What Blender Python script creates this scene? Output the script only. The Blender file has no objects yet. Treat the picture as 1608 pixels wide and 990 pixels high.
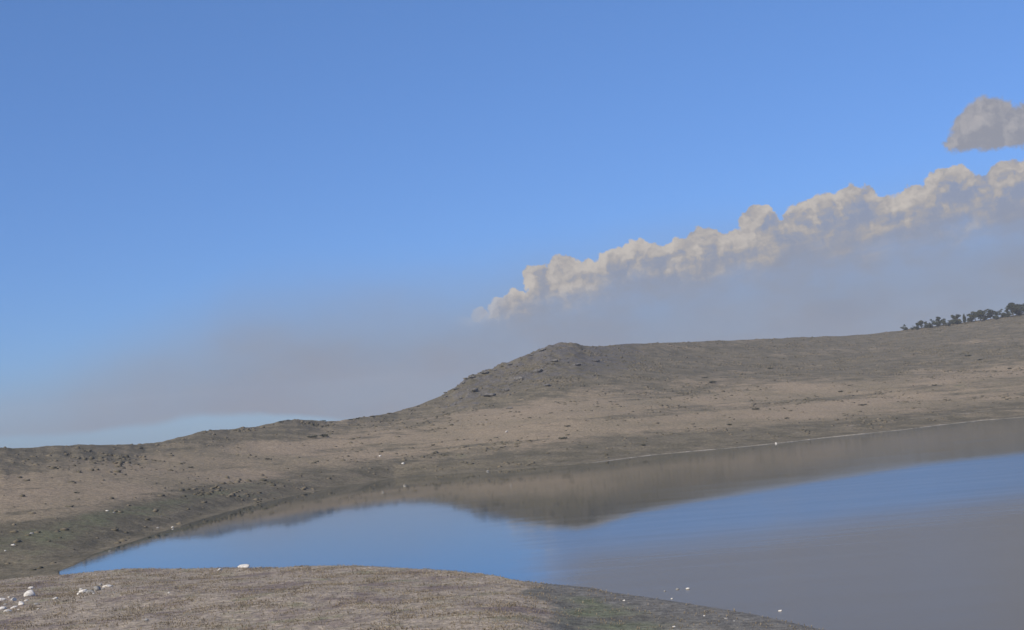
import bpy, math, random
import numpy as np

# ------------------------------------------------------------------ camera, sky, sun, exposure
SC = bpy.context.scene
COL = SC.collection
HC = 31.0                      # camera height above the lake
FPX, CX, CY = 2233.0, 804.0, 495.0
ROLL = math.radians(4.7)
PITCH = math.atan(152.0 / FPX)
from mathutils import Matrix, Vector
fwd = Vector((0, math.cos(PITCH), math.sin(PITCH)))
up0 = Vector((0, -math.sin(PITCH), math.cos(PITCH)))
rt0 = Vector((1, 0, 0))
rt = rt0 * math.cos(ROLL) - up0 * math.sin(ROLL)
upv = up0 * math.cos(ROLL) + rt0 * math.sin(ROLL)
cd = bpy.data.cameras.new('camera')
cam = bpy.data.objects.new('camera', cd)
COL.objects.link(cam)
cd.lens = 36.0 * FPX / 1608.0
cd.sensor_width = 36.0
cd.clip_start = 0.2
cd.clip_end = 60000
M = Matrix((rt, upv, -fwd)).transposed().to_4x4()
M.translation = Vector((0, 0, HC))
cam.matrix_world = M
SC.camera = cam

SUN_AZ, SUN_EL = -136.0, 38.0
sl = bpy.data.lights.new('sun', 'SUN')
sun = bpy.data.objects.new('sun', sl)
COL.objects.link(sun)
sl.energy = 4.7
sl.angle = math.radians(0.5)
sl.color = (1.0, 0.90, 0.75)
sd = Vector((math.sin(math.radians(SUN_AZ)) * math.cos(math.radians(SUN_EL)),
             math.cos(math.radians(SUN_AZ)) * math.cos(math.radians(SUN_EL)), math.sin(math.radians(SUN_EL))))
sun.rotation_euler = sd.to_track_quat('Z', 'Y').to_euler()
SC.view_settings.view_transform = 'Standard'
SC.view_settings.look = 'None'
SC.view_settings.gamma = 1
SC.view_settings.use_curve_mapping = False
SC.view_settings.exposure = 0.0
SKY_STRENGTH = 0.1


def pix(x, y):
    """photo pixel -> azimuth, elevation (radians)"""
    dx, dy = (x - CX) / FPX, (CY - y) / FPX
    v = fwd + rt * dx + upv * dy
    v.normalize()
    return math.atan2(v.x, v.y), math.asin(v.z)


class Nodes:
    def __init__(s, tree):
        s.t = tree

    def new(s, typ, **kw):
        n = s.t.nodes.new(typ)
        for k, v in kw.items():
            setattr(n, k, v)
        return n

    def put(s, sock, v):
        if isinstance(v, bpy.types.NodeSocket):
            s.t.links.new(v, sock)
        else:
            sock.default_value = v

    def m(s, op, a, b=0.0, c=0.0, clamp=False):
        n = s.new('ShaderNodeMath', operation=op, use_clamp=clamp)
        s.put(n.inputs[0], a); s.put(n.inputs[1], b); s.put(n.inputs[2], c)
        return n.outputs[0]

    def rng(s, v, a, b, c=0.0, d=1.0, smooth=True):
        n = s.new('ShaderNodeMapRange', interpolation_type='SMOOTHSTEP' if smooth else 'LINEAR')
        for i, q in enumerate((v, a, b, c, d)):
            s.put(n.inputs[i], q)
        return n.outputs[0]

    def mix(s, f, a, b, mode='MIX'):
        n = s.new('ShaderNodeMix', data_type='RGBA', blend_type=mode)
        s.put(n.inputs[0], f); s.put(n.inputs[6], a); s.put(n.inputs[7], b)
        return n.outputs[2]

    def noise(s, vec, scale, detail=3.0, rough=0.55):
        n = s.new('ShaderNodeTexNoise')
        s.put(n.inputs['Vector'], vec); s.put(n.inputs['Scale'], scale)
        s.put(n.inputs['Detail'], detail); s.put(n.inputs['Roughness'], rough)
        return n.outputs[0]

    def comb(s, x, y, z=0.0):
        n = s.new('ShaderNodeCombineXYZ')
        s.put(n.inputs[0], x); s.put(n.inputs[1], y); s.put(n.inputs[2], z)
        return n.outputs[0]

    def curve(s, v, pts):
        """v -> piecewise smooth curve through pts (both axes rescaled to 0..1)"""
        x0, x1 = pts[0][0], pts[-1][0]
        ys = [p[1] for p in pts]
        y0, y1 = min(ys) - 1e-4, max(ys) + 1e-4
        t = s.rng(v, x0, x1, smooth=False)
        n = s.new('ShaderNodeFloatCurve')
        s.put(n.inputs['Value'], t)
        c = n.mapping.curves[0]
        P = [((p[0] - x0) / (x1 - x0), (p[1] - y0) / (y1 - y0)) for p in pts]
        c.points[0].location = P[0]
        c.points[1].location = P[-1]
        for p in P[1:-1]:
            c.points.new(*p)
        for p in c.points:
            p.handle_type = 'AUTO_CLAMPED'
        n.mapping.update()
        return s.rng(n.outputs[0], 0.0, 1.0, y0, y1, smooth=False)


K = 22.33     # sky coordinates: radians * K  (1 unit is about 2.6 degrees)


def skyp(x, y):
    a, e = pix(x, y)
    return a * K, e * K


world = bpy.data.worlds.new('World')
SC.world = world
world.use_nodes = True
W = Nodes(world.node_tree)
bgn = world.node_tree.nodes['Background']
nish = W.new('ShaderNodeTexSky', sky_type='NISHITA')
nish.sun_disc = False
nish.sun_elevation = math.radians(SUN_EL)
nish.sun_rotation = math.radians(SUN_AZ)
nish.altitude = 600
nish.air_density = 1.0
nish.dust_density = 0.3
nish.ozone_density = 3.0
tc = W.new('ShaderNodeTexCoord')
sep = W.new('ShaderNodeSeparateXYZ')
W.put(sep.inputs[0], tc.outputs['Generated'])
X, Y, Z = sep.outputs
U0 = W.m('MULTIPLY', W.m('ARCTAN2', X, Y), K)
V0 = W.m('MULTIPLY', W.m('ARCSINE', Z), K)
P0 = W.comb(U0, V0)
n1 = W.new('ShaderNodeTexNoise'); W.put(n1.inputs['Vector'], P0); n1.inputs['Scale'].default_value = 2.6; n1.inputs['Detail'].default_value = 7; n1.inputs['Roughness'].default_value = 0.62
s1 = W.new('ShaderNodeSeparateColor'); W.put(s1.inputs[0], n1.outputs['Color'])
n9 = W.new('ShaderNodeTexNoise'); W.put(n9.inputs['Vector'], P0); n9.inputs['Scale'].default_value = 9.0; n9.inputs['Detail'].default_value = 5; n9.inputs['Roughness'].default_value = 0.6
s9 = W.new('ShaderNodeSeparateColor'); W.put(s9.inputs[0], n9.outputs['Color'])
UW = W.m('ADD', U0, W.m('MULTIPLY', W.m('ADD', W.m('MULTIPLY', W.m('SUBTRACT', s1.outputs[0], 0.5), 0.32), W.m('MULTIPLY', W.m('SUBTRACT', s9.outputs[0], 0.5), 0.16)), 1.0))
VW = W.m('ADD', V0, W.m('MULTIPLY', W.m('ADD', W.m('MULTIPLY', W.m('SUBTRACT', s1.outputs[1], 0.5), 0.28), W.m('MULTIPLY', W.m('SUBTRACT', s9.outputs[1], 0.5), 0.16)), 1.0))

# cumulus bank: puffs along its upper edge (x, y, radius)
PUFFS = [(752, 493, 12), (782, 484, 18), (815, 476, 24), (846, 440, 24), (862, 452, 26), (886, 428, 30), (925, 440, 32), (966, 424, 34),
         (1003, 398, 24), (1028, 416, 34), (1068, 408, 32), (1108, 386, 30), (1150, 398, 38), (1193, 352, 30), (1214, 372, 32),
         (1262, 348, 32), (1292, 336, 34), (1345, 338, 46), (1385, 352, 42), (1436, 322, 28), (1452, 340, 34), (1492, 306, 44),
         (1535, 322, 44), (1588, 290, 36), (1630, 292, 46), (1720, 272, 52), (1830, 240, 60), (1960, 230, 70)]
UPPER = [(1503, 226, 20), (1522, 208, 30), (1553, 196, 44), (1592, 206, 38), (1632, 192, 42), (1690, 180, 44), (1760, 180, 38)]
INNER = [(1190, 400, 30), (1150, 420, 26), (1385, 375, 26), (1300, 378, 26), (1440, 352, 24), (1090, 415, 24), (910, 455, 30), (1520, 350, 30)]


def field_group(name, puffs):
    g = bpy.data.node_groups.new(name, 'ShaderNodeTree')
    g.interface.new_socket('U', in_out='INPUT', socket_type='NodeSocketFloat')
    g.interface.new_socket('V', in_out='INPUT', socket_type='NodeSocketFloat')
    g.interface.new_socket('F', in_out='OUTPUT', socket_type='NodeSocketFloat')
    N = Nodes(g)
    gi = N.new('NodeGroupInput'); go = N.new('NodeGroupOutput')
    acc = None
    pv = N.comb(gi.outputs[0], gi.outputs[1])
    for (x, y, r) in puffs:
        u, v = skyp(x, y)
        d = N.new('ShaderNodeVectorMath', operation='DISTANCE')
        N.put(d.inputs[0], pv); d.inputs[1].default_value = (u, v, 0)
        f = N.m('MULTIPLY_ADD', d.outputs['Value'], -1.0, r / 100.0)
        if acc is None:
            acc = f
        else:
            acc = N.m('SMOOTH_MAX', acc, f, 0.06)
    g.links.new(acc, go.inputs[0])
    return g


def use(g, u, v):
    n = W.new('ShaderNodeGroup'); n.node_tree = g
    W.put(n.inputs[0], u); W.put(n.inputs[1], v)
    return n.outputs[0]


gA = field_group('cumulus_bank', PUFFS)
gB = field_group('cumulus_upper', UPPER)
gI = field_group('cumulus_inner', INNER)
su, sv = -0.075, 0.075      # towards the sun in sky coordinates
UW2, VW2 = W.m('ADD', UW, su), W.m('ADD', VW, sv)
FA, FA2 = use(gA, UW, VW), use(gA, UW2, VW2)
FB, FB2 = use(gB, UW, VW), use(gB, UW2, VW2)
FI, FI2 = use(gI, UW, VW), use(gI, UW2, VW2)


def curve_of(u, pts):
    q = [skyp(x, y) for x, y in pts]
    return W.curve(u, q)


top = curve_of(UW, [(690, 500), (760, 490), (850, 440), (940, 420), (1050, 392), (1200, 356), (1350, 312), (1500, 296), (1620, 272), (1800, 250), (2100, 230)])
bot = curve_of(UW, [(690, 512), (780, 506), (900, 480), (1000, 458), (1150, 440), (1300, 420), (1450, 390), (1608, 350), (1800, 310), (2100, 280)])
vn0 = W.noise(W.comb(U0, W.m('MULTIPLY', V0, 1.8), 3.0), 1.2, 4.0, 0.55)
body = W.m('MULTIPLY', W.rng(W.m('SUBTRACT', top, VW), -0.02, 0.05), W.rng(W.m('ADD', W.m('SUBTRACT', VW, bot), W.m('MULTIPLY', W.m('SUBTRACT', vn0, 0.5), 0.9)), -0.50, 0.40))
body = W.m('MULTIPLY', body, W.rng(U0, skyp(700, 500)[0], skyp(820, 470)[0]))
puffA = W.rng(FA, -0.01, 0.025)
puffA = W.m('MULTIPLY', puffA, W.rng(U0, skyp(720, 500)[0], skyp(820, 470)[0], 0.25, 1.0))
sink = W.rng(W.m('SUBTRACT', VW, top), -0.62, -0.05)
maskA = W.m('MAXIMUM', body, W.m('MULTIPLY', puffA, sink))
cut = curve_of(UW, [(1460, 239), (1540, 240), (1620, 231), (1700, 224), (1850, 215)])
maskB = W.m('MULTIPLY', W.rng(FB, -0.02, 0.07), W.rng(W.m('SUBTRACT', VW, cut), -0.02, 0.08))

# grey veil of thin cloud under and beside the bank
vt = curve_of(U0, [(-300, 720), (0, 655), (150, 590), (300, 530), (450, 480), (600, 470), (700, 462), (850, 440), (1100, 400), (1300, 370), (1608, 320), (2100, 260)])
vn = W.noise(W.comb(U0, W.m('MULTIPLY', V0, 2.2)), 0.55, 5.0, 0.55)
veil = W.rng(W.m('ADD', W.m('SUBTRACT', vt, V0), W.m('MULTIPLY', W.m('SUBTRACT', vn, 0.5), 0.40)), -0.95, 1.15)
gap = curve_of(U0, [(-300, 690), (0, 690), (120, 684), (250, 668), (330, 655), (460, 655), (620, 660), (760, 640), (1000, 640), (1608, 600)])
gapm = W.rng(W.m('ADD', W.m('SUBTRACT', V0, gap), W.m('MULTIPLY', W.m('SUBTRACT', vn, 0.5), 0.25)), -0.03, 0.10, 0.0, 1.0)
veil = W.m('MULTIPLY', veil, gapm)
right_blue = W.rng(W.noise(W.comb(W.m('MULTIPLY', U0, 0.8), W.m('MULTIPLY', V0, 1.6), 4.2), 0.9, 4.0), 0.35, 0.70, 0.84, 0.96)
veil = W.m('MULTIPLY', veil, right_blue)

# colours (radiance before the 0.1 strength)
skyc = W.mix(1.0, nish.outputs[0], W.mix(W.rng(V0, 0.0, 8.5, smooth=False), (0.40, 0.60, 1.06, 1), (0.80, 1.04, 1.38, 1)), 'MULTIPLY')
hz = W.rng(V0, 0.0, 8.0)
veilc = W.mix(W.rng(vn, 0.2, 0.8), (2.50, 2.85, 3.7, 1), (2.75, 2.95, 3.6, 1))
c1 = W.mix(veil, skyc, veilc)


def shade(f, f2, k, n):
    g = W.m('MULTIPLY_ADD', W.m('SUBTRACT', f, f2), k, n)
    return g


fine = W.noise(W.comb(UW, VW, 1.7), 3.2, 7.0, 0.62)
fine2 = W.noise(W.comb(UW2, VW2, 1.7), 3.2, 7.0, 0.62)
rel = W.m('MULTIPLY', W.m('SUBTRACT', fine, fine2), 1.6)
depth = W.m('SMOOTH_MAX', FA, W.m('SUBTRACT', top, VW), 0.1)
depth2 = W.m('SMOOTH_MAX', FA2, W.m('SUBTRACT', top, VW2), 0.1)
rim = W.rng(depth, 0.42, 0.0)
lowf = W.m('ADD', W.m('MULTIPLY', rim, 0.50), W.m('MULTIPLY', W.rng(FI, -0.35, 0.15), 0.30))
along = W.m('ADD', V0, W.m('MULTIPLY', U0, -0.15))      # the layers of the bank rise gently to the right
streaks = W.noise(W.comb(W.m('MULTIPLY', UW, 0.55), W.m('MULTIPLY', along, 3.4), 8.0), 1.5, 5.0, 0.6)
rimb = W.m('MULTIPLY', W.rng(depth, 0.36, 0.02), W.rng(W.noise(W.comb(UW, VW, 5.0), 0.9, 2.0), 0.38, 0.60, 0.55, 1.15))
litA = W.m('ADD', shade(depth, depth2, 2.2, -0.20), W.m('MULTIPLY', rimb, 0.62))
litA = W.m('ADD', litA, W.m('MULTIPLY', W.rng(FI, -0.35, 0.15), 0.30))
upm = W.rng(depth, 1.1, 0.15, 0.22, 1.0)      # crisp relief at the crest, smooth shade below
litA = W.m('ADD', litA, W.m('MULTIPLY', W.m('SUBTRACT', streaks, 0.5), 1.0))
litA = W.m('ADD', litA, W.m('MULTIPLY', W.m('ADD', rel, W.m('MULTIPLY', W.m('SUBTRACT', fine, 0.5), 0.7)), upm))
litA = W.m('ADD', litA, W.rng(W.m('SUBTRACT', VW, top), -0.85, 0.0, -0.26, 0.04))
litA = W.rng(litA, -0.25, 1.0)
colA = W.mix(litA, (2.85, 2.78, 3.0, 1), (5.7, 5.2, 4.7, 1))
c2 = W.mix(W.m('MULTIPLY', maskA, W.rng(litA, 0.0, 0.5, 0.75, 0.97)), c1, colA)
litB = W.m('ADD', shade(FB, FB2, 2.6, 0.22), W.m('MULTIPLY', W.m('SUBTRACT', fine, 0.5), 1.2))
litB = W.rng(W.m('ADD', litB, rel), 0.0, 1.1)
colB = W.mix(litB, (3.0, 2.9, 3.0, 1), (4.5, 4.15, 3.9, 1))
c3 = W.mix(W.m('MULTIPLY', maskB, 0.90), c2, colB)
W.put(bgn.inputs['Color'], c3)
bgn.inputs['Strength'].default_value = SKY_STRENGTH

# ------------------------------------------------------------------ numpy helpers
rs = np.random.RandomState(7)
_perm = rs.rand(512, 512)


def vnoise(x, y):
    xi, yi = np.floor(x).astype(int), np.floor(y).astype(int)
    fx, fy = x - xi, y - yi
    fx, fy = fx * fx * (3 - 2 * fx), fy * fy * (3 - 2 * fy)
    a = _perm[xi % 512, yi % 512]; b = _perm[(xi + 1) % 512, yi % 512]
    c = _perm[xi % 512, (yi + 1) % 512]; d = _perm[(xi + 1) % 512, (yi + 1) % 512]
    return (a * (1 - fx) + b * fx) * (1 - fy) + (c * (1 - fx) + d * fx) * fy


def fbm(x, y, o=4, g=0.5):
    s, a, t = 0, 1.0, 0
    for i in range(o):
        s = s + a * (vnoise(x + 17.3 * i, y + 9.1 * i) * 2 - 1); t += a
        x, y, a = x * 2.03, y * 2.03, a * g
    return s / t


def sst(x, a, b):
    t = np.clip((x - a) / (b - a), 0, 1)
    return t * t * (3 - 2 * t)


def table(pts, val=lambda a, e: e):
    r = []
    for p in pts:
        a, e = pix(p[0], p[1])
        r.append((a, val(a, e) if len(p) == 2 else p[2]))
    r.sort()
    return np.array(r)


SKYLINE = [(-260, 722), (-120, 712), (0, 704), (47, 704), (90, 701), (124, 699), (155, 700), (218, 699.5), (249, 696), (280, 688), (311, 680),
           (342, 676), (373, 674), (404, 671), (435, 663), (466, 659), (500, 662), (530, 662), (560, 658), (600, 652), (620, 648), (648, 640), (676, 629), (704, 617),
           (716, 607), (738, 592), (763, 582), (794, 572), (822, 559), (850, 547), (869, 542), (885, 540.5), (900, 539.5), (910, 541), (918, 543.5), (946, 543.5),
           (993, 540), (1060, 538), (1120, 536), (1200, 533), (1300, 528.5), (1350, 526.5), (1411, 520), (1461, 514), (1512, 507.6), (1562, 500.6), (1608, 494),
           (1750, 478), (1900, 475)]
SHORE = [(-260, 935), (-100, 915), (0, 906), (60, 901), (90, 898), (115, 889), (155, 868), (218, 848), (280, 828), (340, 809), (400, 793), (500, 771), (620, 751), (700, 745), (775, 740),
         (838, 735), (931, 727), (1024, 715), (1100, 708), (1163, 702.5), (1226, 696), (1289, 688.5), (1353, 682), (1416, 675.5), (1479, 667.5), (1542, 660.5),
         (1608, 655.5), (1750, 643), (1900, 632)]
NEAR = [(-260, 937), (-100, 918), (0, 908), (50, 903), (106, 899), (200, 890), (300, 889), (400, 888), (500, 885.5), (600, 886.5), (700, 890), (775, 898),
        (823, 906), (875, 909), (931, 914), (961, 921), (1036, 931), (1110, 942), (1185, 954), (1260, 970), (1300, 979), (1400, 1003), (1608, 1060), (1900, 1150)]
T_sky = table(SKYLINE)
T_sh = table(SHORE, lambda a, e: HC / math.tan(-e))
T_nr = table(NEAR, lambda a, e: (HC - 1.0) / math.tan(-e))
# ridge distance along the azimuth of a skyline pixel
T_dr = table([(-260, 712, 700), (0, 704, 760), (155, 700, 830), (300, 683, 960), (500, 661, 1120), (620, 649, 1200), (720, 605, 1400), (800, 570, 1480), (897, 540, 1540),
              (1000, 541, 1700), (1100, 537, 1900), (1300, 529, 2200), (1450, 515, 2400), (1608, 494, 2400), (1900, 475, 2400)])
A0, A1 = pix(-255, 800)[0], pix(1890, 700)[0]


_ax = np.linspace(-0.6, 0.6, 1201)
_dr = np.interp(_ax, T_dr[:, 0], T_dr[:, 1])
_k = np.exp(-0.5 * (np.arange(-80, 81) / 30.0) ** 2); _k /= _k.sum()
_dr = np.convolve(np.pad(_dr, 80, mode='edge'), _k, mode='valid')


_ds = np.interp(_ax, T_sh[:, 0], T_sh[:, 1])
_k2 = np.exp(-0.5 * (np.arange(-130, 131) / 45.0) ** 2); _k2 /= _k2.sum()
_ds = np.convolve(np.pad(_ds, 130, mode='edge'), _k2, mode='valid')


_hr = HC + _dr * np.tan(np.interp(_ax, T_sky[:, 0], T_sky[:, 1]))
_k3 = np.exp(-0.5 * (np.arange(-200, 201) / 70.0) ** 2); _k3 /= _k3.sum()
_hrs = np.convolve(np.pad(_hr, 200, mode='edge'), _k3, mode='valid')


def prof(az):
    """near shore, far shore, ridge distance, ridge height for each azimuth"""
    a = np.clip(az, A0, A1)
    Dn = np.interp(a, T_nr[:, 0], T_nr[:, 1])
    Ds = np.interp(a, T_sh[:, 0], T_sh[:, 1])
    Dr = np.interp(a, _ax, _dr)
    hr = HC + Dr * np.tan(np.interp(a, T_sky[:, 0], T_sky[:, 1]))
    out = np.abs(az) - np.where(az < 0, -A0, A1)
    # outside the picture: shore closes on the left, lake narrows on the right
    kr = sst(np.where(az > 0, out, 0), 0.05, 0.6)
    Ds = Ds * (1 - kr) + kr * 260.0
    Dn = Dn * (1 - kr) + kr * 90.0
    Dr = Dr * (1 - 0.5 * kr)
    hr = hr * (1 - 0.3 * kr)
    kb = sst(np.abs(az), 1.3, 2.4)
    hr = hr * (1 - kb) + 42 * kb
    Ds = np.maximum(Ds, Dn + 2.0)
    return Dn, Ds, Dr, hr


def height(az, D):
    Dn, Ds, Dr, hr = prof(az)
    x, y = D * np.sin(az), D * np.cos(az)
    # near hill under the viewer, then a low headland
    kr = sst(az, 0.10, 0.25)
    near = (HC - 1.7) * np.clip(1 - D / 165.0, 0, 1) ** (1.55 + 0.55 * kr)
    s = Dn - D
    crest = 1.0 * sst(s, 0, 7) + 2.2 * sst(s, 4, 90)
    dark = sst(az, pix(800, 930)[0], pix(930, 930)[0])
    low = crest * (1 - dark) + dark * (0.22 * sst(s, -1, 6) + 0.8 * sst(s, 5, 70))
    cl = sst(D, 15, 140)
    hn = low * cl + near + sst(s, 0, 8) * (0.16 + 0.5 * (1 - dark)) * fbm(x / 22, y / 22, 4) * 0.8 * cl
    hn = np.where(s < 0, np.maximum(-3.0, 0.18 * s), hn)
    # far hills
    kin = sst(np.abs(az), 0.5, 0.6)
    Dsm = np.interp(az, _ax, _ds) * (1 - kin) + Ds * kin
    t = (D - Dsm) / (Dr - Dsm)
    tc_ = np.clip(t, 0, 1)
    hr = hr + (np.interp(az, _ax, _hrs) - hr) * (1 - sst(t, 0.35, 0.97)) * (1 - kin)
    p = 0.80 * tc_ + 0.20 * tc_ ** 2
    bank = (0.12 + 0.33 * sst(az, pix(600, 745)[0], pix(900, 730)[0])) * sst(D - Ds, 0, 3)
    wob = sst(t, 0.03, 0.3) * (1 - sst(t, 0.86, 1.0))
    amp = 3.6 * wob * (hr / 100 + 0.1)
    gully = fbm(x / 170, y / 170, 4) * amp * 1.5 + fbm(x / 30, y / 30, 3) * 0.5 * wob
    hf = bank + ((hr - bank) * p + gully + 0.25) * sst(D - Ds, -1, 45)
    crag = sst(az, pix(660, 600)[0], pix(730, 600)[0]) * (1 - sst(az, pix(905, 600)[0], pix(960, 600)[0]))
    crag = crag * sst(t, 0.45, 0.9) * (1 - sst(t, 1.0, 1.15))
    rock = np.abs(fbm(x / 26 + 5, y / 26, 4, 0.6))
    hf = hf + crag * (rock * 7.0 - 1.6)
    hf = hf + sst(t, 0.4, 0.95) * fbm(az * 140, D / 60.0, 3) * 0.9
    over = np.clip(D - Dr, 0, None)
    hf = hf - (hr - 8) * sst(over, 0, 2600) * 0.92 + sst(over, 200, 1500) * 6 * fbm(x / 900, y / 900, 3)
    hf = np.maximum(hf, 0.02 + 0.3 * sst(D - Ds, 0, 25))
    hf = np.where(D < Ds, np.maximum(-3.0, 0.2 * (D - Ds)), hf)
    mid = (Dn + Ds) * 0.5
    h = np.where(D < mid, hn, hf)
    lo = 0.55 - 0.9 * sst(Ds - Dn, 5, 30)          # where the lake has ended
    btw = (D > Dn) & (D < Ds)
    return np.where(btw & (Ds - Dn < 20), np.maximum(h, lo), h)


def h1(az, D):
    return float(height(np.array([az]), np.array([D]))[0])


def hit(x, y, dmin=100.0, dmax=4000.0):
    """first point where the sight line through a photo pixel meets the ground"""
    a, e = pix(x, y)
    D = np.exp(np.linspace(math.log(dmin), math.log(dmax), 5000))
    z = HC + D * math.tan(e)
    g = height(np.full_like(D, a), D)
    k = np.nonzero(z <= np.maximum(g, 0.0))[0]
    if len(k) == 0:
        return None
    d = D[k[0]]
    return Vector((d * math.sin(a), d * math.cos(a), max(h1(a, d), 0.0))), d, a


# ------------------------------------------------------------------ object helpers
def tag(o, label=None, cat=None, group=None, kind=None):
    if label: o['label'] = label
    if cat: o['category'] = cat
    if group: o['group'] = group
    if kind: o['kind'] = kind
    return o


def mesh_obj(name, verts, faces, mat, parent=None, smooth=False):
    me = bpy.data.meshes.new(name)
    verts = np.asarray(verts, dtype=np.float32)
    me.vertices.add(len(verts)); me.vertices.foreach_set('co', verts.ravel())
    faces = np.asarray(faces, dtype=np.int32)
    n, k = faces.shape
    me.loops.add(n * k); me.loops.foreach_set('vertex_index', faces.ravel())
    me.polygons.add(n)
    me.polygons.foreach_set('loop_start', np.arange(0, n * k, k, dtype=np.int32))
    me.polygons.foreach_set('loop_total', np.full(n, k, dtype=np.int32))
    if smooth:
        me.polygons.foreach_set('use_smooth', np.ones(n, dtype=bool))
    me.update(); me.validate()
    me.materials.append(mat)
    o = bpy.data.objects.new(name, me)
    COL.objects.link(o)
    o.parent = parent
    return o


def new_mat(name):
    m = bpy.data.materials.new(name)
    m.use_nodes = True
    N = Nodes(m.node_tree)
    b = m.node_tree.nodes['Principled BSDF']
    b.inputs['Roughness'].default_value = 0.95
    b.inputs['Specular IOR Level'].default_value = 0.1
    return m, N, b


# ------------------------------------------------------------------ materials
def ground_material():
    m, N, b = new_mat('moor_ground')
    geo = N.new('ShaderNodeNewGeometry')
    pos = geo.outputs['Position']
    at = N.new('ShaderNodeAttribute', attribute_name='veg')
    sc_ = N.new('ShaderNodeSeparateColor'); N.put(sc_.inputs[0], at.outputs['Color'])
    tan, green, pale = sc_.outputs
    at2 = N.new('ShaderNodeAttribute', attribute_name='zone')
    s2 = N.new('ShaderNodeSeparateColor'); N.put(s2.inputs[0], at2.outputs['Color'])
    near, craggy, muddy = s2.outputs
    big = N.noise(pos, 0.011, 5, 0.6)
    mid = N.noise(pos, 0.06, 5, 0.65)
    tiny = N.noise(pos, 0.55, 4, 0.75)
    grit = N.noise(pos, 3.6, 3, 0.7)
    w = N.m('ADD', tan, N.m('ADD', N.m('MULTIPLY', N.m('SUBTRACT', big, 0.5), 1.5), N.m('MULTIPLY', N.m('SUBTRACT', mid, 0.5), 1.5)))
    mott = N.noise(pos, 0.19, 4, 0.7)
    w = N.m('ADD', w, N.m('MULTIPLY', N.m('SUBTRACT', mott, 0.5), 1.3))
    w = N.rng(w, 0.02, 1.0)
    darkc = N.mix(N.rng(mid, 0.35, 0.65), (0.108, 0.096, 0.066, 1), (0.168, 0.144, 0.100, 1))
    tanc = N.mix(N.rng(big, 0.35, 0.65), (0.225, 0.186, 0.125, 1), (0.280, 0.222, 0.154, 1))
    col = N.mix(w, darkc, tanc)
    gw = N.rng(N.m('ADD', green, N.m('MULTIPLY', N.m('SUBTRACT', mid, 0.5), 2.4)), 0.35, 1.0)
    col = N.mix(gw, col, N.mix(tiny, (0.095, 0.098, 0.060, 1), (0.155, 0.155, 0.092, 1)))
    # near headland: cropped dry turf, mauve-brown with yellow and green flecks
    hue = N.noise(pos, 1.3, 4, 0.7)
    nearc = N.mix(N.rng(hue, 0.35, 0.68), (0.240, 0.203, 0.172, 1), (0.370, 0.310, 0.225, 1))
    nearc = N.mix(N.rng(N.noise(pos, 0.16, 5, 0.7), 0.5, 0.68), nearc, (0.215, 0.200, 0.130, 1))
    nearc = N.mix(N.rng(N.noise(pos, 0.075, 4, 0.6), 0.48, 0.66), nearc, (0.185, 0.150, 0.132, 1))
    neard = N.mix(N.rng(mid, 0.4, 0.6), (0.125, 0.120, 0.102, 1), (0.185, 0.172, 0.145, 1))
    nearg = N.mix(gw, neard, (0.130, 0.142, 0.090, 1))
    nearall = N.mix(N.rng(N.m('ADD', tan, N.m('MULTIPLY', N.m('SUBTRACT', mid, 0.5), 0.8)), 0.3, 0.7), nearg, nearc)
    col = N.mix(near, col, nearall)
    # craggy rock on the knoll
    rk = N.rng(N.m('ADD', craggy, N.m('MULTIPLY', N.m('SUBTRACT', mid, 0.5), 2.5)), 0.55, 0.9)
    col = N.mix(rk, col, N.mix(tiny, (0.060, 0.058, 0.052, 1), (0.17, 0.155, 0.14, 1)))
    wet = N.rng(N.m('ADD', muddy, N.m('MULTIPLY', N.m('SUBTRACT', mott, 0.5), 1.4)), 0.15, 0.85)
    col = N.mix(wet, col, (0.148, 0.142, 0.128, 1))
    pw = N.rng(N.m('ADD', pale, N.m('MULTIPLY', N.m('SUBTRACT', mid, 0.5), 0.9)), 0.35, 0.75)
    col = N.mix(pw, col, (0.32, 0.29, 0.245, 1))
    sp = N.m('ADD', N.m('MULTIPLY', N.m('SUBTRACT', tiny, 0.5), 2.2), N.m('MULTIPLY', N.m('SUBTRACT', grit, 0.5), 2.2))
    k = N.m('ADD', 1.0, sp)
    k = N.m('MAXIMUM', k, 0.3)
    vm = N.new('ShaderNodeVectorMath', operation='SCALE')
    N.put(vm.inputs[0], col); N.put(vm.inputs['Scale'], k)
    N.put(b.inputs['Base Color'], vm.outputs[0])
    bp = N.new('ShaderNodeBump'); bp.inputs['Strength'].default_value = 0.8; bp.inputs['Distance'].default_value = 0.6
    N.put(bp.inputs['Height'], N.m('ADD', tiny, N.m('MULTIPLY', mid, 3.0)))
    N.put(b.inputs['Normal'], bp.outputs[0])
    return m


def flat_noise_mat(name, c0, c1, scale, rough=0.95, bump=0.0, coord='Position'):
    m, N, b = new_mat(name)
    if coord == 'Object':
        pos = N.new('ShaderNodeTexCoord').outputs['Object']
    else:
        pos = N.new('ShaderNodeNewGeometry').outputs['Position']
    n = N.noise(pos, scale, 4, 0.65)
    N.put(b.inputs['Base Color'], N.mix(N.rng(n, 0.32, 0.68), (*c0, 1), (*c1, 1)))
    b.inputs['Roughness'].default_value = rough
    if bump:
        bp = N.new('ShaderNodeBump'); bp.inputs['Strength'].default_value = 0.7; bp.inputs['Distance'].default_value = bump
        N.put(bp.inputs['Height'], n); N.put(b.inputs['Normal'], bp.outputs[0])
    return m


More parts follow.
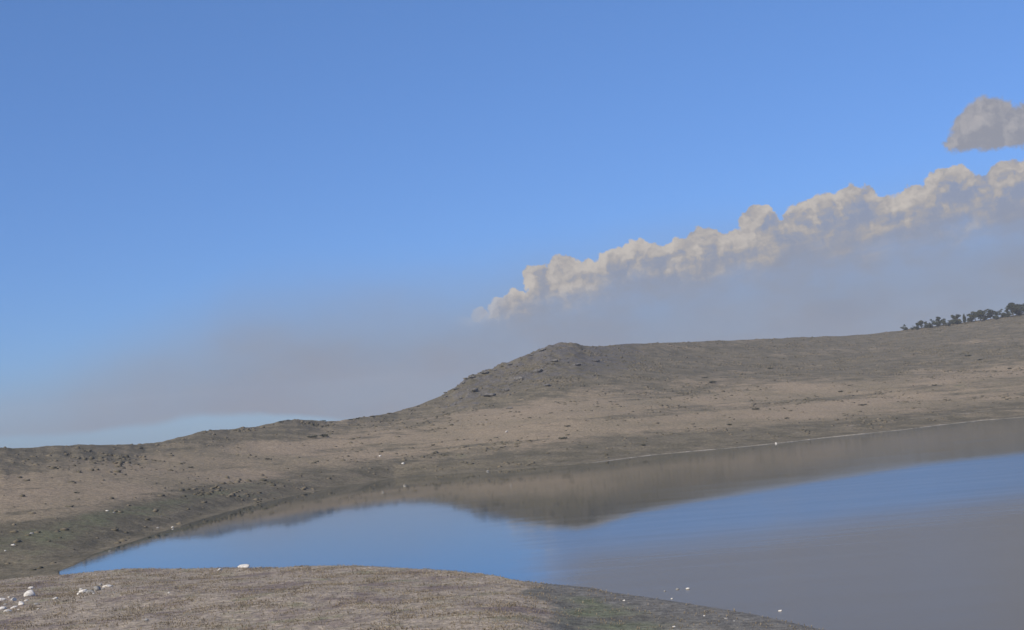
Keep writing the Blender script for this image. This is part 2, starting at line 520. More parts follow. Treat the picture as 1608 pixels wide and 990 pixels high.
M_ground = ground_material()
M_rock = flat_noise_mat('pale_rock', (0.44, 0.415, 0.37), (0.76, 0.72, 0.65), 2.6, 0.9, 0.06, 'Object')
M_greyrock = flat_noise_mat('grey_rock', (0.20, 0.195, 0.18), (0.34, 0.325, 0.30), 2.4, 0.9, 0.06, 'Object')
M_crag = flat_noise_mat('crag_rock', (0.07, 0.067, 0.06), (0.20, 0.185, 0.165), 0.5, 0.9, 0.3, 'Object')
M_scrub = flat_noise_mat('heather', (0.075, 0.070, 0.048), (0.185, 0.155, 0.110), 0.05)
M_straw = flat_noise_mat('dry_grass', (0.20, 0.165, 0.115), (0.40, 0.33, 0.23), 0.4)
M_bush = flat_noise_mat('bush_leaves', (0.030, 0.036, 0.024), (0.065, 0.070, 0.042), 0.8)
M_leaf = flat_noise_mat('tree_leaves', (0.030, 0.038, 0.026), (0.095, 0.105, 0.062), 0.35)
M_bark = flat_noise_mat('tree_bark', (0.06, 0.05, 0.04), (0.12, 0.10, 0.08), 2.0)


def water_material():
    m, N, b = new_mat('lake_water')
    b.inputs['Base Color'].default_value = (0.030, 0.042, 0.048, 1)
    b.inputs['Specular IOR Level'].default_value = 0.5
    b.inputs['IOR'].default_value = 1.27
    pos = N.new('ShaderNodeNewGeometry').outputs['Position']
    mp = N.new('ShaderNodeMapping'); mp.inputs['Rotation'].default_value = (0, 0, 0.5); mp.inputs['Scale'].default_value = (1.0, 0.45, 1)
    N.put(mp.inputs[0], pos)
    r1 = N.noise(mp.outputs[0], 1.6, 3, 0.6)
    r2 = N.noise(pos, 0.012, 3, 0.5)
    s = N.new('ShaderNodeSeparateXYZ'); N.put(s.inputs[0], pos)
    jit = N.m('MULTIPLY', N.m('SUBTRACT', r2, 0.5), 130)
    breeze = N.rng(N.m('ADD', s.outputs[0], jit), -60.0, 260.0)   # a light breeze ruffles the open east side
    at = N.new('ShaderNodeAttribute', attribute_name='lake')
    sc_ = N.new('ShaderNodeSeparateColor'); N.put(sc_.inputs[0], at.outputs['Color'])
    sky_refl, silt, opn = sc_.outputs
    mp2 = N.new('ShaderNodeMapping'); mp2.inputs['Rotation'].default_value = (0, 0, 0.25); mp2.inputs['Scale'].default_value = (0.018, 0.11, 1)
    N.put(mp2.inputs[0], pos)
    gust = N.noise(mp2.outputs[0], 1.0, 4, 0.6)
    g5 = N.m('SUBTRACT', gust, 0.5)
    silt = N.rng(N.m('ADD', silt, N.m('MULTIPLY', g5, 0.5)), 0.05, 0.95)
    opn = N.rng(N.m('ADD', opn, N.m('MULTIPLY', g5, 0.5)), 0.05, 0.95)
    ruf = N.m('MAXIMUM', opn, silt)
    body = N.mix(sky_refl, (0.036, 0.041, 0.030, 1), N.mix(opn, (0.040, 0.110, 0.200, 1), (0.075, 0.150, 0.255, 1)))  # olive for reflected hills, blues for reflected sky, painted into the body colour
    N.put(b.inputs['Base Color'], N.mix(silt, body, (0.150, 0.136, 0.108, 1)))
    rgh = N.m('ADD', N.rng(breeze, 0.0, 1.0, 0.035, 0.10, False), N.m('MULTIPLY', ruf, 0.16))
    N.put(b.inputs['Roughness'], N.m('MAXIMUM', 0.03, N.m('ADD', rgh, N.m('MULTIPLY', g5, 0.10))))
    sp = N.mix(sky_refl, (0.29, 0.29, 0.29, 1), (0.46, 0.46, 0.46, 1))  # weaker mirror in the painted hill reflection, to darken it
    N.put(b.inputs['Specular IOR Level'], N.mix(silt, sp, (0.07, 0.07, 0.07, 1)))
    bp = N.new('ShaderNodeBump'); bp.inputs['Distance'].default_value = 0.02
    N.put(bp.inputs['Strength'], N.m('ADD', N.rng(breeze, 0.0, 1.0, 0.12, 0.30, False), N.m('MULTIPLY', ruf, 0.7)))
    r3 = N.noise(mp.outputs[0], 0.35, 2, 0.5)
    N.put(bp.inputs['Height'], N.m('ADD', r1, N.m('MULTIPLY', r3, 2.0))); N.put(b.inputs['Normal'], bp.outputs[0])
    return m


M_water = water_material()

# ------------------------------------------------------------------ terrain
azf = np.arange(A0, A1, math.radians(0.07))
azl = A0 - (math.pi + A0) * np.linspace(0, 1, 120)[1:] ** 1.8
azr = A1 + (math.pi - A1) * np.linspace(0, 1, 120)[1:-1] ** 1.8
AZ = np.concatenate([azl[::-1], azf, azr])
nA = len(AZ)
Dn, Ds, Dr, hr = prof(AZ)


def seg(a, b, n, pw=1.0):
    t = np.linspace(0, 1, n, endpoint=False) ** pw
    return a[:, None] * (1 - t) + b[:, None] * t


one = np.ones(nA)
near0 = np.minimum(150 * one, Dn - 20)
R = np.concatenate([seg(one * 0.6, near0, 45, 1.5), seg(near0, Dn - 6, 110), seg(Dn - 6, Dn + 3, 12),
                    seg(Dn + 3, np.maximum(Ds - 2, Dn + 4), 14), seg(np.maximum(Ds - 2, Dn + 4), np.maximum(Ds, Dn + 5), 3),
                    seg(np.maximum(Ds, Dn + 5), Ds + 8, 7), seg(Ds + 8, Dr, 300, 1.05), seg(Dr, Dr + 400, 40), seg(Dr + 400, one * 5000, 40, 1.4)], axis=1)
R = np.maximum.accumulate(R + np.arange(R.shape[1]) * 1e-3, axis=1)
nR = R.shape[1]
AA = np.repeat(AZ[:, None], nR, 1)
ZZ = height(AA.ravel(), R.ravel()).reshape(nA, nR)
XX, YY = R * np.sin(AA), R * np.cos(AA)
V = np.stack([XX, YY, ZZ], -1).reshape(-1, 3)
i = np.arange(nA); j = np.arange(nR - 1)
I, J = np.meshgrid(i, j, indexing='ij')
I2 = (I + 1) % nA
F = np.stack([I * nR + J, I * nR + J + 1, I2 * nR + J + 1, I2 * nR + J], -1).reshape(-1, 4)
# close the small hole at the viewer's feet with the first ring
Vc = np.array([[0, 0, HC - 1.7]])
V = np.concatenate([V, Vc])
terrain = mesh_obj('hillside', V, F[:, ::-1].copy() if False else F, M_ground, smooth=True)
# viewpoint disc
disc_f = np.stack([np.full(nA, len(V) - 1), i * nR, ((i + 1) % nA) * nR], -1)
mesh_obj('ground', V, disc_f, M_ground, smooth=True)
for o_ in ('hillside', 'ground'):
    tag(bpy.data.objects[o_], kind='structure')

# vegetation zones
EL = np.arctan2(ZZ - HC, R)
t = (R - Ds[:, None]) / (Dr - Ds)[:, None]
Tup = table([(-260, 770), (0, 742), (150, 722), (300, 702), (450, 684), (600, 668), (700, 652), (780, 636), (900, 618), (1000, 610), (1100, 604), (1300, 590), (1450, 588), (1608, 572), (1900, 555)])
Tlo = table([(-260, 860), (0, 832), (150, 800), (250, 780), (350, 762), (450, 745), (600, 728), (700, 716), (900, 692), (1100, 678), (1250, 668), (1400, 652), (1608, 630), (1900, 605)])
eu = np.interp(AA, Tup[:, 0], Tup[:, 1]); el = np.interp(AA, Tlo[:, 0], Tlo[:, 1])
px = 1.0 / FPX
tanm = sst(eu - EL, -22 * px, 26 * px) * sst(EL - el, -14 * px, 14 * px)
streak = fbm(AA * 9, EL * 330, 4, 0.6)
tanm = tanm * (1 - 0.55 * sst(streak, 0.05, 0.35))
tanm = np.maximum(tanm, 0.30 * sst(streak, 0.0, 0.4) * (t > 0.1))
lowband = 1 - sst(R - Ds[:, None], 30, 130)
tanm = tanm * (1 - 0.9 * lowband)
green = (0.75 * (1 - sst(AA, pix(350, 800)[0], pix(560, 740)[0])) * sst(el - EL, -4 * px, 12 * px) * sst(t, 0.05, 0.2))
green = np.maximum(green, 0.30 * sst(streak, -0.1, 0.3) * (1 - sst(t, 0.2, 0.4)) * (t > 0.05))
# pale gravel rim at the far water line (east of the middle) and a faint track above it
rim_az = sst(AA, pix(700, 745)[0], pix(960, 725)[0])
pale = rim_az * (R - Ds[:, None] > -1.5) * (R - Ds[:, None] < 1.8) * (0.58 + 0.12 * fbm(AA * 60, AA * 9, 3))
Ttr = table([(1230, 684), (1258, 678), (1384, 663), (1416, 659.5), (1500, 651), (1560, 645)])
etr = np.interp(AA, Ttr[:, 0], Ttr[:, 1])
track = (np.abs(EL - etr) < 0.9 * px) * (AA > Ttr[0, 0]) * (AA < Ttr[-1, 0]) * 0.42
pale = np.maximum(pale, track * (t > 0) * (t < 0.5))
# near headland
nearm = (R < (Dn + 4)[:, None]).astype(float)
dk = sst(AA + 0.05 * fbm(XX / 9, YY / 16, 5, 0.6), pix(770, 940)[0], pix(930, 940)[0])
tanm = np.where(nearm > 0, 1 - dk, tanm)
aG = pix(960, 960)[0]
green = np.where(nearm > 0, 0.75 * np.exp(-((AA - aG) / 0.05) ** 2) * (1 - sst(R, 225, 262)), green)
pale = np.where(nearm > 0, (1 - sst(AA, pix(80, 900)[0], pix(130, 900)[0])) * (R > (Dn - 5)[:, None]) * 0.75, pale)
cragm = sst(AA, pix(640, 620)[0], pix(730, 600)[0]) * (1 - sst(AA, pix(960, 560)[0], pix(1080, 560)[0])) * sst(t, 0.5, 0.78) * 0.75
mud = nearm * sst(AA, pix(780, 900)[0], pix(900, 910)[0]) * sst(R - Dn[:, None], -32, -4)
for nm, ch in (('veg', (tanm, green, pale)), ('zone', (nearm, cragm, mud))):
    arr = np.ones((len(V), 4), dtype=np.float32)
    for q in range(3):
        arr[:-1, q] = ch[q].ravel()
    for o_ in ('hillside', 'ground'):
        me = bpy.data.objects[o_].data
        if len(me.vertices) != len(V):
            continue
        ca = me.color_attributes.new(nm, 'FLOAT_COLOR', 'POINT')
        ca.data.foreach_set('color', arr.ravel())

# water sheet: a flat sheet of rings from the near shore to beyond the far shore, carrying the silt and the painted zones of hill and sky reflection
wa = np.linspace(-math.radians(55), math.radians(85), 700)
wDn, wDs, wDr, _h = prof(wa)
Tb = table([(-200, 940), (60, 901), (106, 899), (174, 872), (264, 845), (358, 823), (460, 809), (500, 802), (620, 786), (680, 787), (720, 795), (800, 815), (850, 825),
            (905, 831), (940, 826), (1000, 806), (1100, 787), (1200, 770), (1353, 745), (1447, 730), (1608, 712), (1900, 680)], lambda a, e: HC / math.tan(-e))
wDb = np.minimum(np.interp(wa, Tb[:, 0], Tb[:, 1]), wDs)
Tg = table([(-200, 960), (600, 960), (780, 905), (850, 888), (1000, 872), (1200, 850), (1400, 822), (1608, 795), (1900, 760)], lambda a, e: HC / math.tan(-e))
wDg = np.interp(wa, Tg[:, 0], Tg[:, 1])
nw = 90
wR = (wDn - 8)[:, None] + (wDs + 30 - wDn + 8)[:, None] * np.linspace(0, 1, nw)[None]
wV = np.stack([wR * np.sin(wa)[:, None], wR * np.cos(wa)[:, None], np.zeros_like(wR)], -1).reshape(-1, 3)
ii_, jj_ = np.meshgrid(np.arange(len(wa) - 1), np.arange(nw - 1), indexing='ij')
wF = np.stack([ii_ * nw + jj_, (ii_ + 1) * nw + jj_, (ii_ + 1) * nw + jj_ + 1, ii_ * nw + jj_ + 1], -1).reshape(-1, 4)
sky_refl = 1 - sst(wR / wDb[:, None], 0.94, 1.06)  # painted sky reflection zone; past its edge the painted hill reflection begins
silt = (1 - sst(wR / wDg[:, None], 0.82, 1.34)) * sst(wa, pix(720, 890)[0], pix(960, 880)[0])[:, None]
open_ = sst(wa, pix(740, 830)[0], pix(960, 790)[0])[:, None] * sky_refl  # east part of the sky reflection zone, painted lighter blue and ruffled
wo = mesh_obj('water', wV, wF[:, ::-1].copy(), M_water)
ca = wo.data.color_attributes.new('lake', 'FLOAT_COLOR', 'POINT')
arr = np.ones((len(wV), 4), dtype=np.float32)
arr[:, 0] = sky_refl.ravel(); arr[:, 1] = silt.ravel(); arr[:, 2] = open_.ravel()
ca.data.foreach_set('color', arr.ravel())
tag(wo, kind='structure')

# ------------------------------------------------------------------ scrub and turf (uncountable)
def ico(sub=1):
    import bmesh
    bm = bmesh.new(); bmesh.ops.create_icosphere(bm, subdivisions=sub, radius=1)
    v = np.array([q.co[:] for q in bm.verts]); f = np.array([[w.index for w in q.verts] for q in bm.faces]); bm.free()
    return v, f


IV, IF = ico(1)
IV2, IF2 = ico(2)
IV3, IF3 = ico(3)


def scatter_cells(weight, n, seed):
    r = np.random.RandomState(seed)
    p = weight.ravel().astype(float); p = p / p.sum()
    idx = r.choice(len(p), n, p=p)
    ii, jj = idx // nR, idx % nR
    ii = np.clip(ii, 0, nA - 2); jj = np.clip(jj, 0, nR - 2)
    u, v = r.rand(n), r.rand(n)
    a = AZ[ii] * (1 - u) + AZ[ii + 1] * u
    d = R[ii, jj] * (1 - v) + R[ii, jj + 1] * v
    return a, d, r


DA = np.gradient(AZ)[:, None] * R
DRr = np.gradient(R, axis=1)
area = DA * DRr
view = (AA > A0) & (AA < A1)
# far hill scrub: more on the dark belts
far = view & (t > 0.02) & (t < 1.02)
clus = sst(fbm(XX / 38, YY / 38, 4, 0.6), 0.0, 0.5) + 0.06
hill = (AA > pix(1415, 520)[0]) & (t > 0.975)
wgt = far * area * np.where(hill, 5.0, clus) * (0.25 + 1.3 * (1 - tanm) * (1 - lowband * 0.5) + cragm * 1.5)
a, d, r = scatter_cells(wgt, 26000, 11)
z = height(a, d)
base = np.stack([d * np.sin(a), d * np.cos(a), z], -1)
sz = 0.45 + 1.1 * r.rand(len(a)) ** 2.2
vs = IV[None] * sz[:, None, None] * np.array([1.2, 1.2, 0.62]) * (0.45 + 0.95 * r.rand(len(a), len(IV), 1)) + base[:, None]
fs = IF[None] + (np.arange(len(a)) * len(IV))[:, None, None]
tag(mesh_obj('heather_scrub', vs.reshape(-1, 3), fs.reshape(-1, 3), M_scrub),
    'low dark heather and scrub scattered over the far hillsides', 'scrub', None, 'stuff')
# dry grass tufts on the tan belts of the far hill and on the headland
wn = view * (nearm > 0) * (R > 150) * (R < (Dn - 0.5)[:, None]) * area * (0.4 + tanm)
wn = wn * (0.2 + sst(fbm(XX / 5, YY / 5, 4, 0.6), -0.1, 0.5) * 2)
a, d, r = scatter_cells(wn, 45000, 12)
z = height(a, d)
nb = 5
n = len(a)
ang = r.rand(n, nb) * 6.283
ln = (0.10 + 0.34 * r.rand(n, 1) ** 2) * np.ones((1, nb))
lean = 0.25 + 0.35 * r.rand(n, nb)
b0 = np.stack([d * np.sin(a), d * np.cos(a), z - 0.02], -1)[:, None, :]
wd = 0.05
dirx, diry = np.cos(ang), np.sin(ang)
pa = b0 + np.stack([-diry * wd, dirx * wd, 0 * ang], -1)
pb = b0 + np.stack([diry * wd, -dirx * wd, 0 * ang], -1)
pc = b0 + np.stack([dirx * ln * lean, diry * ln * lean, ln], -1)
vs = np.stack([pa, pb, pc], 2).reshape(-1, 3)
fs = np.arange(len(vs)).reshape(-1, 3)
tag(mesh_obj('grass_tufts', vs, fs, M_straw), 'short dry grass tufts covering the near headland', 'grass', None, 'stuff')


# ------------------------------------------------------------------ rocks
def rock_mesh(seed, sub=3, cuts=7, squash=0.6):
    r = np.random.RandomState(seed)
    v = (IV3 if sub == 3 else IV2).copy()
    for _ in range(cuts):
        nrm = r.randn(3); nrm /= np.linalg.norm(nrm)
        k = 0.50 + 0.35 * r.rand()
        dd = v @ nrm
        v = np.where((dd > k)[:, None], v - (dd - k)[:, None] * nrm, v)
    v += 0.05 * fbm(v[:, 0:1] * 2 + seed, v[:, 1:2] * 2 + v[:, 2:3] * 3, 3) * r.randn(1, 3)
    v[:, 2] *= squash
    return v, (IF3 if sub == 3 else IF2)


def rock(name, x, y, wpx, mat, label, group, seed, squash=0.6, asp=0.8, dmax=4000.0, cat='rock'):
    h = hit(x, y, 100.0, dmax)
    if h is None:
        return None
    p, dist, a_ = h
    r = wpx * dist / FPX / 2.0 / 0.85
    v, f = rock_mesh(seed, 3 if wpx > 7 else 2, 8, squash)
    o = mesh_obj(name, v * np.array([r, r * asp, r]), f, mat)
    o.location = (p.x, p.y, p.z + r * squash * 0.25)
    o.rotation_euler = (0, 0.1 * math.sin(seed), -a_ + 0.4 * math.sin(seed * 3.1))
    tag(o, label, cat, group)
    return o


G = 'pale rocks on the near headland'
FR = [  # x, y, width px, squash, material, label
    (4, 943, 9, .7, 0, 'pale grey rock at the back of the left cluster, cut by the photo edge'),
    (20, 944, 11, .65, 0, 'grey-white rock standing behind the middle of the far left cluster'),
    (33, 950, 9, .95, 0, 'brightest upright white rock at the right end of the far left cluster'),
    (23, 955, 11, .5, 0, 'flat pale rock just left of the brightest rock in the left cluster'),
    (3, 957, 12, .55, 0, 'low white rock at the front left corner of the left cluster'),
    (12, 962, 11, .55, 0, 'frontmost pale rock of the far left cluster'),
    (49, 925.5, 8, .9, 0, 'small rounded white rock topmost above the far left cluster'),
    (48, 936, 18, .7, 0, 'broad slanted white rock directly below the small rounded one'),
    (57, 950, 11, .4, 1, 'dull grey flat rock right of the brightest rock'),
    (86, 941, 8, .5, 0, 'lone small white rock between the two left clusters'),
    (123, 934, 6, .7, 0, 'small pale rock at the left foot of the second cluster'),
    (131, 931, 13, .75, 0, 'pointed pale rock in the left half of the second cluster'),
    (141, 931, 12, .5, 1, 'low grey rock in the middle of the second cluster'),
    (153, 928, 14, .75, 1, 'leaning grey rock right of the middle of the second cluster'),
    (157, 920, 6, .9, 1, 'dark grey upright rock at the top of the second cluster'),
    (169, 922, 14, .5, 0, 'long cream-white rock at the right end of the second cluster'),
    (229, 975, 8, .6, 1, 'dim grey rock alone on the turf below the second cluster'),
    (345, 896, 8, .6, 0, 'small white rock on the headland rim left of the longest one'),
    (384, 892, 19, .45, 0, 'long white rock on the headland rim against the blue water'),
    (265, 932, 5, .6, 0, 'tiny pale stone midway between second cluster and rim rocks'),
    (980, 944, 6, .6, 0, 'cream stone at the left of the dark reedy point'),
    (1064, 926, 8, .5, 0, 'left stone of the pale pair at the tip of the dark point'),
    (1080, 925.5, 8, .5, 0, 'right stone of the pale pair at the tip of the dark point'),
    (1055, 941, 5, .6, 0, 'tiny pale stone just below the pair at the dark point'),
    (1044, 929, 5, .5, 1, 'grey stone left of the pale pair at the dark point'),
    (1058, 985, 7, .5, 0, 'pale stone at the bottom edge within the green patch'),
    (1140, 972, 8, .5, 1, 'greyish stone near the right shore of the dark point'),
    (1153, 976, 5, .5, 0, 'small cream stone right of the greyish shore stone'),
    (1225, 960, 7, .6, 0, 'rightmost cream stone sitting in the shallows'),
    (1106, 968, 5, .6, 0, 'tiny cream stone between the green patch and the greyish stone'),
]
FR += [(14, 939, 5, .6, 0, 'tiny stone at the top of the far left cluster between the two grey ones'), (29, 958, 6, .5, 0, 'small low stone right below the brightest rock of the left cluster'),
       (8, 950, 6, .6, 1, 'small grey stone in the middle of the far left cluster'), (41, 944, 6, .5, 0, 'small stone between the brightest rock and the broad slanted one'),
       (60, 957, 5, .5, 0, 'tiny stone just below the dull grey flat rock'), (147, 933, 5, .5, 0, 'tiny stone in front of the middle of the second cluster'),
       (162, 926, 5, .6, 1, 'small grey stone between the leaning rock and the long cream rock'), (127, 926, 5, .5, 0, 'tiny stone above the left half of the second cluster'),
       (179, 931, 4, .5, 1, 'tiny grey stone right below the long cream-white rock'), (400, 893, 5, .5, 1, 'small grey stone right of the longest rim rock')]
for q, (x, y, w, sq, mi, lb) in enumerate(FR):
    rock('rock', x, y, w * (0.95 if x < 500 else 0.8), (M_rock, M_greyrock)[mi if x < 500 or q % 3 else 1], lb, G, 40 + q, sq)

HR = [(50, 839, 7, 'pale boulder low on the left hillside above the headland'), (20, 857, 6, 'pale boulder lowest on the left hillside near the photo edge'),
      (8, 866, 5, 'small boulder at the left photo edge above the headland rim'), (248, 830, 6, 'left of two pale boulders near the left lake corner'),
      (271, 829, 5, 'right of two pale boulders near the left lake corner'), (168, 803, 5, 'pale boulder high on the green left slope'),
      (179, 806, 5, 'boulder beside another on the green left slope'), (597, 717, 5, 'pale boulder in the tan belt below the knoll'),
      (633, 729, 6, 'flat pale boulder above the far shore below the knoll'), (766, 741, 5, 'pale boulder at the far water line below the knoll'),
      (795, 679, 5, 'bright boulder in the middle of the tan slope under the knoll'), (1219, 697, 5, 'pale boulder on the gravel line of the far shore')]
for q, (x, y, w, lb) in enumerate(HR):
    rock('boulder', x, y, w * 0.9, M_rock if q % 3 else M_greyrock, lb, 'pale boulders on the far hillsides', 90 + q, .6, cat='boulder')

# ------------------------------------------------------------------ crags on the knoll
CR = [(716, 610, 10), (728, 601, 8), (741, 592, 12), (762, 584, 12), (776, 580, 8), (800, 571, 10), (833, 557, 9), (852, 549, 12), (742, 612, 16), (770, 621, 20),
      (792, 612, 14), (815, 594, 14), (845, 582, 16), (870, 566, 12), (905, 572, 14), (800, 640, 10), (858, 604, 12), (935, 566, 12), (722, 625, 10), (700, 622, 8)]
CRL = ['small dark crag lowest on the knoll skyline', 'low crag on the skyline left of the knoll', 'broad crag half way up the knoll skyline', 'jutting crag above the rocky gully on the skyline',
       'small crag right of the jutting skyline crag', 'crag on the upper skyline slope of the knoll', 'low crag just left of the knoll shoulder', 'crag forming the left shoulder of the knoll top',
       'dark outcrop under the lower knoll skyline', 'largest dark outcrop in the middle of the rocky patch', 'outcrop right of the largest one', 'outcrop on the upper left face of the knoll',
       'wide outcrop below the knoll shoulder', 'outcrop just under the knoll top', 'outcrop on the face right of the knoll top', 'lowest outcrop below the rocky patch',
       'outcrop in the centre of the knoll face', 'rightmost outcrop on the knoll face', 'small outcrop left below the rocky patch', 'leftmost small outcrop under the skyline']
for q, (x, y, w) in enumerate(CR):
    rock('crag', x, y + 2, w, M_crag, CRL[q], 'dark crags on the knoll', 130 + q, .38, 0.9, cat='crag')


# ------------------------------------------------------------------ bushes and trees
def leaf_cloud(r, centers, radii, n, size, flat=0.85):
    """many small irregular leaf-clump faces through the volume of several blobs"""
    ci = r.choice(len(centers), n, p=np.array(radii) ** 2 / np.sum(np.array(radii) ** 2))
    dv = r.randn(n, 3); dv /= np.linalg.norm(dv, axis=1)[:, None]
    rad = np.array(radii)[ci] * (0.45 + 0.6 * r.rand(n) ** 0.6)
    c = np.array(centers)[ci] + dv * rad[:, None] * np.array([1, 1, flat])
    e1 = r.randn(n, 3); e1 /= np.linalg.norm(e1, axis=1)[:, None]
    e2 = np.cross(e1, r.randn(n, 3)); e2 /= np.linalg.norm(e2, axis=1)[:, None]
    s = size * (0.6 + 0.8 * r.rand(n, 1))
    q = np.stack([c - e1 * s, c + e2 * s * 0.8, c + e1 * s, c - e2 * s * 0.7], 1)
    return q.reshape(-1, 3), np.arange(n * 4).reshape(-1, 4)


def tube(p0, p1, r0, r1, k=7):
    p0, p1 = np.array(p0, float), np.array(p1, float)
    d_ = p1 - p0; d_ /= np.linalg.norm(d_)
    u = np.cross(d_, [0.3, 0.9, 0.1]); u /= np.linalg.norm(u); w = np.cross(d_, u)
    an = np.arange(k) * 2 * math.pi / k
    ring = np.cos(an)[:, None] * u + np.sin(an)[:, None] * w
    v = np.concatenate([p0 + ring * r0, p1 + ring * r1])
    f = [[q, (q + 1) % k, k + (q + 1) % k, k + q] for q in range(k)]
    return v, np.array(f)


def make_tree(kind, seed):
    """unit tree, height 1; returns (root, [parts])"""
    r = np.random.RandomState(seed)
    V_, F_, o_ = [], [], 0
    def add(v, f):
        nonlocal o_
        V_.append(v); F_.append(f + o_); o_ += len(v)
    top_ = {'round': 0.62, 'tall': 0.8, 'narrow': 0.9, 'bush': 0.35, 'leaning': 0.66}[kind]
    bend = r.randn(2) * 0.03
    prev = np.array([0, 0, -0.03])
    for s in range(4):
        nx = np.array([bend[0] * (s + 1), bend[1] * (s + 1), top_ * (s + 1) / 4])
        add(*tube(prev, nx, 0.030 - 0.006 * s, 0.024 - 0.006 * s)); prev = nx
    if kind == 'narrow':
        cs = [(0, 0, 0.2 + 0.1 * q) for q in range(8)]; rd = [0.10, .12, .13, .125, .11, .09, .07, .04]
    else:
        wdt = {'round': 0.26, 'tall': 0.20, 'bush': 0.42, 'leaning': 0.28}[kind]
        nc = 9
        cs, rd = [], []
        z0 = {'round': 0.20, 'tall': 0.20, 'bush': 0.12, 'leaning': 0.22}[kind]
        for q in range(nc):
            h = z0 + (0.88 - z0) * r.rand()
            k = math.sin(math.pi * min(1, (h - z0 + 0.12) / (1.1 - z0)))
            an = r.rand() * 6.28
            off = wdt * k * (0.3 + 0.7 * r.rand())
            c = (off * math.cos(an) + (0.1 if kind == 'leaning' else 0) * h, off * math.sin(an), h)
            cs.append(c); rd.append(0.13 + 0.08 * r.rand())
            add(*tube((0, 0, max(0.15, h * 0.55)), c, 0.012, 0.004, 5))
        cs.append((0.01, 0, 0.9)); rd.append(0.10)
    root = bpy.data.objects.new('tree', None)
    COL.objects.link(root)
    tr = mesh_obj('trunk', np.concatenate(V_), np.concatenate(F_), M_bark, root, True)
    v, f = leaf_cloud(r, cs, rd, 900, 0.042)
    cr = mesh_obj('crown', v, f, M_leaf, root)
    return root, [tr, cr]


protos, used = {}, set()
kinds = ['round', 'tall', 'narrow', 'bush', 'leaning']
# x, y of the foot, height px, kind, label
TR = [(1421, 521, 11, 'bush', 'low bushy tree at the left end of the hilltop row'),
      (1434, 518, 7, 'bush', 'tiny bushy tree, second from the left in the hilltop row'),
      (1440, 517, 12, 'round', 'round tree, third from the left in the hilltop row'),
      (1447, 516, 14, 'tall', 'slender tree, fourth from the left in the hilltop row'),
      (1455, 515, 12, 'round', 'round tree, fifth from the left in the hilltop row'),
      (1463, 514, 15, 'bush', 'wide bushy tree, sixth from the left in the hilltop row'),
      (1473, 513, 17, 'round', 'big dark round-headed tree above the left part of the row'),
      (1481, 512, 12, 'leaning', 'leaning tree just right of the big round-headed one'),
      (1490, 511, 10, 'bush', 'low bush-like tree in the dip left of the thick pair'),
      (1497, 510, 17, 'round', 'left tree of the thick pair in the middle of the row'),
      (1504, 509, 18, 'round', 'right tree of the thick pair in the middle of the row'),
      (1515, 508, 18, 'narrow', 'narrow column-shaped tree standing between two gaps'),
      (1524, 507, 15, 'round', 'round tree just right of the narrow column tree'),
      (1532, 506, 17, 'leaning', 'leaning tree, second right of the narrow column tree'),
      (1540, 504.5, 20, 'tall', 'tall tree left of the pale gap in the right half'),
      (1547, 503.5, 17, 'round', 'round tree at the left edge of the pale gap'),
      (1556, 502.5, 18, 'leaning', 'leaning tree at the right edge of the pale gap'),
      (1564, 501.5, 14, 'round', 'shorter round tree right of the pale gap'),
      (1574, 500, 15, 'bush', 'broad bushy tree left of the tallest tree'),
      (1583, 498.5, 14, 'round', 'small round tree touching the tallest tree on its left'),
      (1591, 497.5, 25, 'tall', 'tallest tree of the hilltop row, near the right photo edge'),
      (1599, 496, 20, 'round', 'round tree just right of the tallest tree'),
      (1607, 495, 19, 'leaning', 'tree cut by the right photo edge on the hilltop')]
for q, (x, y, hp, kd, lb) in enumerate(TR):
    if kd not in protos:
        protos[kd] = make_tree(kd, 5 + kinds.index(kd))
    root, parts = protos[kd]
    if kd in used:
        r2_ = root.copy(); COL.objects.link(r2_)
        for ch in parts:
            c_ = ch.copy(); COL.objects.link(c_); c_.parent = r2_
        root = r2_
    used.add(kd)
    a_, e_ = pix(x, y)
    dd = float(np.interp(a_, _ax, _dr)) - 12 - 10 * (q % 3)
    root.location = (dd * math.sin(a_), dd * math.cos(a_), h1(a_, dd) - 0.2)
    s_ = hp * dd / FPX * 0.90
    root.scale = (s_ * (1.4 if kd != 'narrow' else 1.1), s_ * 1.35, s_)
    root.rotation_euler = (0, 0, q * 1.7)
    tag(root, lb, 'tree', 'trees in a row on the right hilltop')


def make_bush(seed):
    r = np.random.RandomState(seed)
    cs = [(0.5 * r.randn(), 0.4 * r.randn(), 0.30 + 0.25 * r.rand()) for _ in range(6)]
    rd = [0.30 + 0.2 * r.rand() for _ in range(6)]
    v, f = leaf_cloud(r, cs, rd, 240, 0.12, 0.7)
    v[:, 2] = np.maximum(v[:, 2], -0.05)
    return v, f


BM = []
for q in range(4):
    v, f = make_bush(70 + q)
    o = mesh_obj('bush', v, f, M_bush)
    BM.append(o)
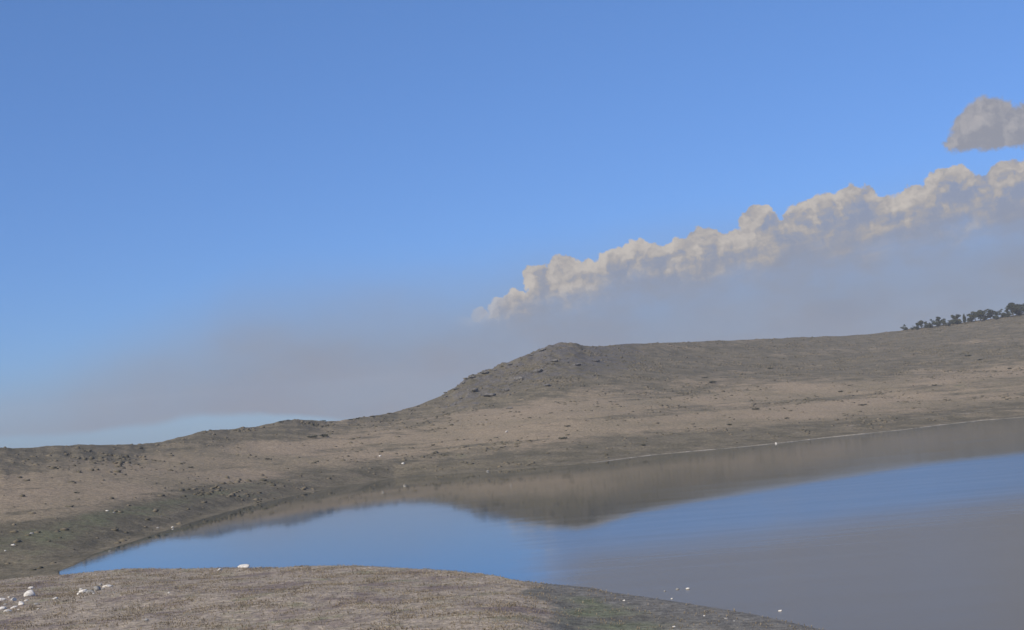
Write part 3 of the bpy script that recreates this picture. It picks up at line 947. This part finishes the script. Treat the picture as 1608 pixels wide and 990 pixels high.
# x, y, width px
BS = [(441, 664, 10, 'low dark bush on the left skyline swell'), (452, 661, 7, 'small dark bush beside the one on the left skyline swell'), (509, 662, 9, 'dark bush at the right end of the left skyline swell'),
      (520, 664, 6, 'tiny dark bush right of the left skyline swell'), (551, 660, 8, 'left dark bush of three on the skyline dip left of the knoll'), (562, 658, 8, 'middle dark bush of three on the skyline dip'),
      (587, 655, 8, 'right dark bush of three on the skyline dip'), (492, 688, 16, 'left bush of the dark pair below the left skyline swell'), (508, 686, 16, 'right bush of the dark pair below the left skyline swell'),
      (656, 639, 6, 'small bush on the skyline where the knoll starts'), (735, 596, 7, 'dark bush on the steep knoll skyline'), (757, 586, 7, 'bush on the knoll skyline by the jutting crag'),
      (789, 576, 6, 'bush on the middle of the knoll skyline'), (1118, 602, 14, 'broad dark bush high on the slope right of the knoll'), (1109, 594, 9, 'small bush above the broad one right of the knoll'),
      (1188, 644, 12, 'dark bush in the middle of the tan slope'), (1210, 580, 10, 'bush on the upper dark belt under the flat ridge'), (1320, 616, 9, 'left of two bushes on the tan slope right of centre'),
      (1336, 606, 7, 'right of two bushes on the tan slope right of centre'), (1468, 606, 8, 'lone bush on the right tan slope below the trees'), (1145, 668, 10, 'bush low on the tan slope above the far shore'),
      (1235, 658, 9, 'bush left above the faint track'), (1357, 637, 11, 'bush right above the faint track'), (1520, 560, 10, 'bush under the middle of the tree row'), (1540, 566, 8, 'small bush right below the tree row'),
      (1585, 580, 8, 'bush near the right photo edge on the slope'), (893, 670, 9, 'bush on the tan slope straight below the knoll top'), (885, 690, 14, 'dark bush above the far shore below the knoll top'),
      (1010, 700, 9, 'bush near the far shore right of the knoll'), (680, 700, 8, 'bush on the tan belt left below the knoll'), (1070, 640, 8, 'faint bush in the tan belt right of the knoll'),
      (300, 735, 9, 'bush in the tan belt of the left hill'), (420, 722, 9, 'bush on the lower edge of the left tan belt'), (120, 775, 9, 'bush on the left slope near the photo edge')]
for q, (x, y, w, lb) in enumerate(BS):
    h = hit(x, y, 420.0)
    if h is None:
        h = hit(x, y + 5, 420.0)
    if h is None:
        h = hit(x, y + 10, 420.0)
    if h is None:
        print('bush miss', x, y); continue
    p, dist, a_ = h
    o = BM[q] if q < 4 else BM[q % 4].copy()
    if q >= 4:
        COL.objects.link(o)
    s_ = w * dist / FPX / 2.0
    o.scale = (s_, s_, s_ * 0.55)
    o.location = (p.x, p.y, p.z)
    o.rotation_euler = (0, 0, -a_ + 0.5 * math.sin(q))
    tag(o, lb, 'bush', 'dark bushes on the far hillsides')

# ------------------------------------------------------------------ air
hz_me = bpy.data.meshes.new('haze')
x0, x1, y0, y1, z0, z1 = -5100, 5100, -5100, 5100, -5, 190
hz_me.from_pydata([(x0, y0, z0), (x1, y0, z0), (x1, y1, z0), (x0, y1, z0), (x0, y0, z1), (x1, y0, z1), (x1, y1, z1), (x0, y1, z1)], [],
                  [(0, 3, 2, 1), (4, 5, 6, 7), (0, 1, 5, 4), (1, 2, 6, 5), (2, 3, 7, 6), (3, 0, 4, 7)])
hz_m = bpy.data.materials.new('haze'); hz_m.use_nodes = True
ht = hz_m.node_tree; ht.nodes.clear()
ho = ht.nodes.new('ShaderNodeOutputMaterial'); hv = ht.nodes.new('ShaderNodeVolumePrincipled')
hv.inputs['Density'].default_value = 0.00008
hv.inputs['Color'].default_value = (0.86, 0.87, 0.90, 1)
ht.links.new(hv.outputs[0], ho.inputs['Volume'])
hz_me.materials.append(hz_m)
ob = bpy.data.objects.new('haze', hz_me); COL.objects.link(ob)
tag(ob, 'thin pale haze in the air over the lake and hills', 'haze', None, 'stuff')
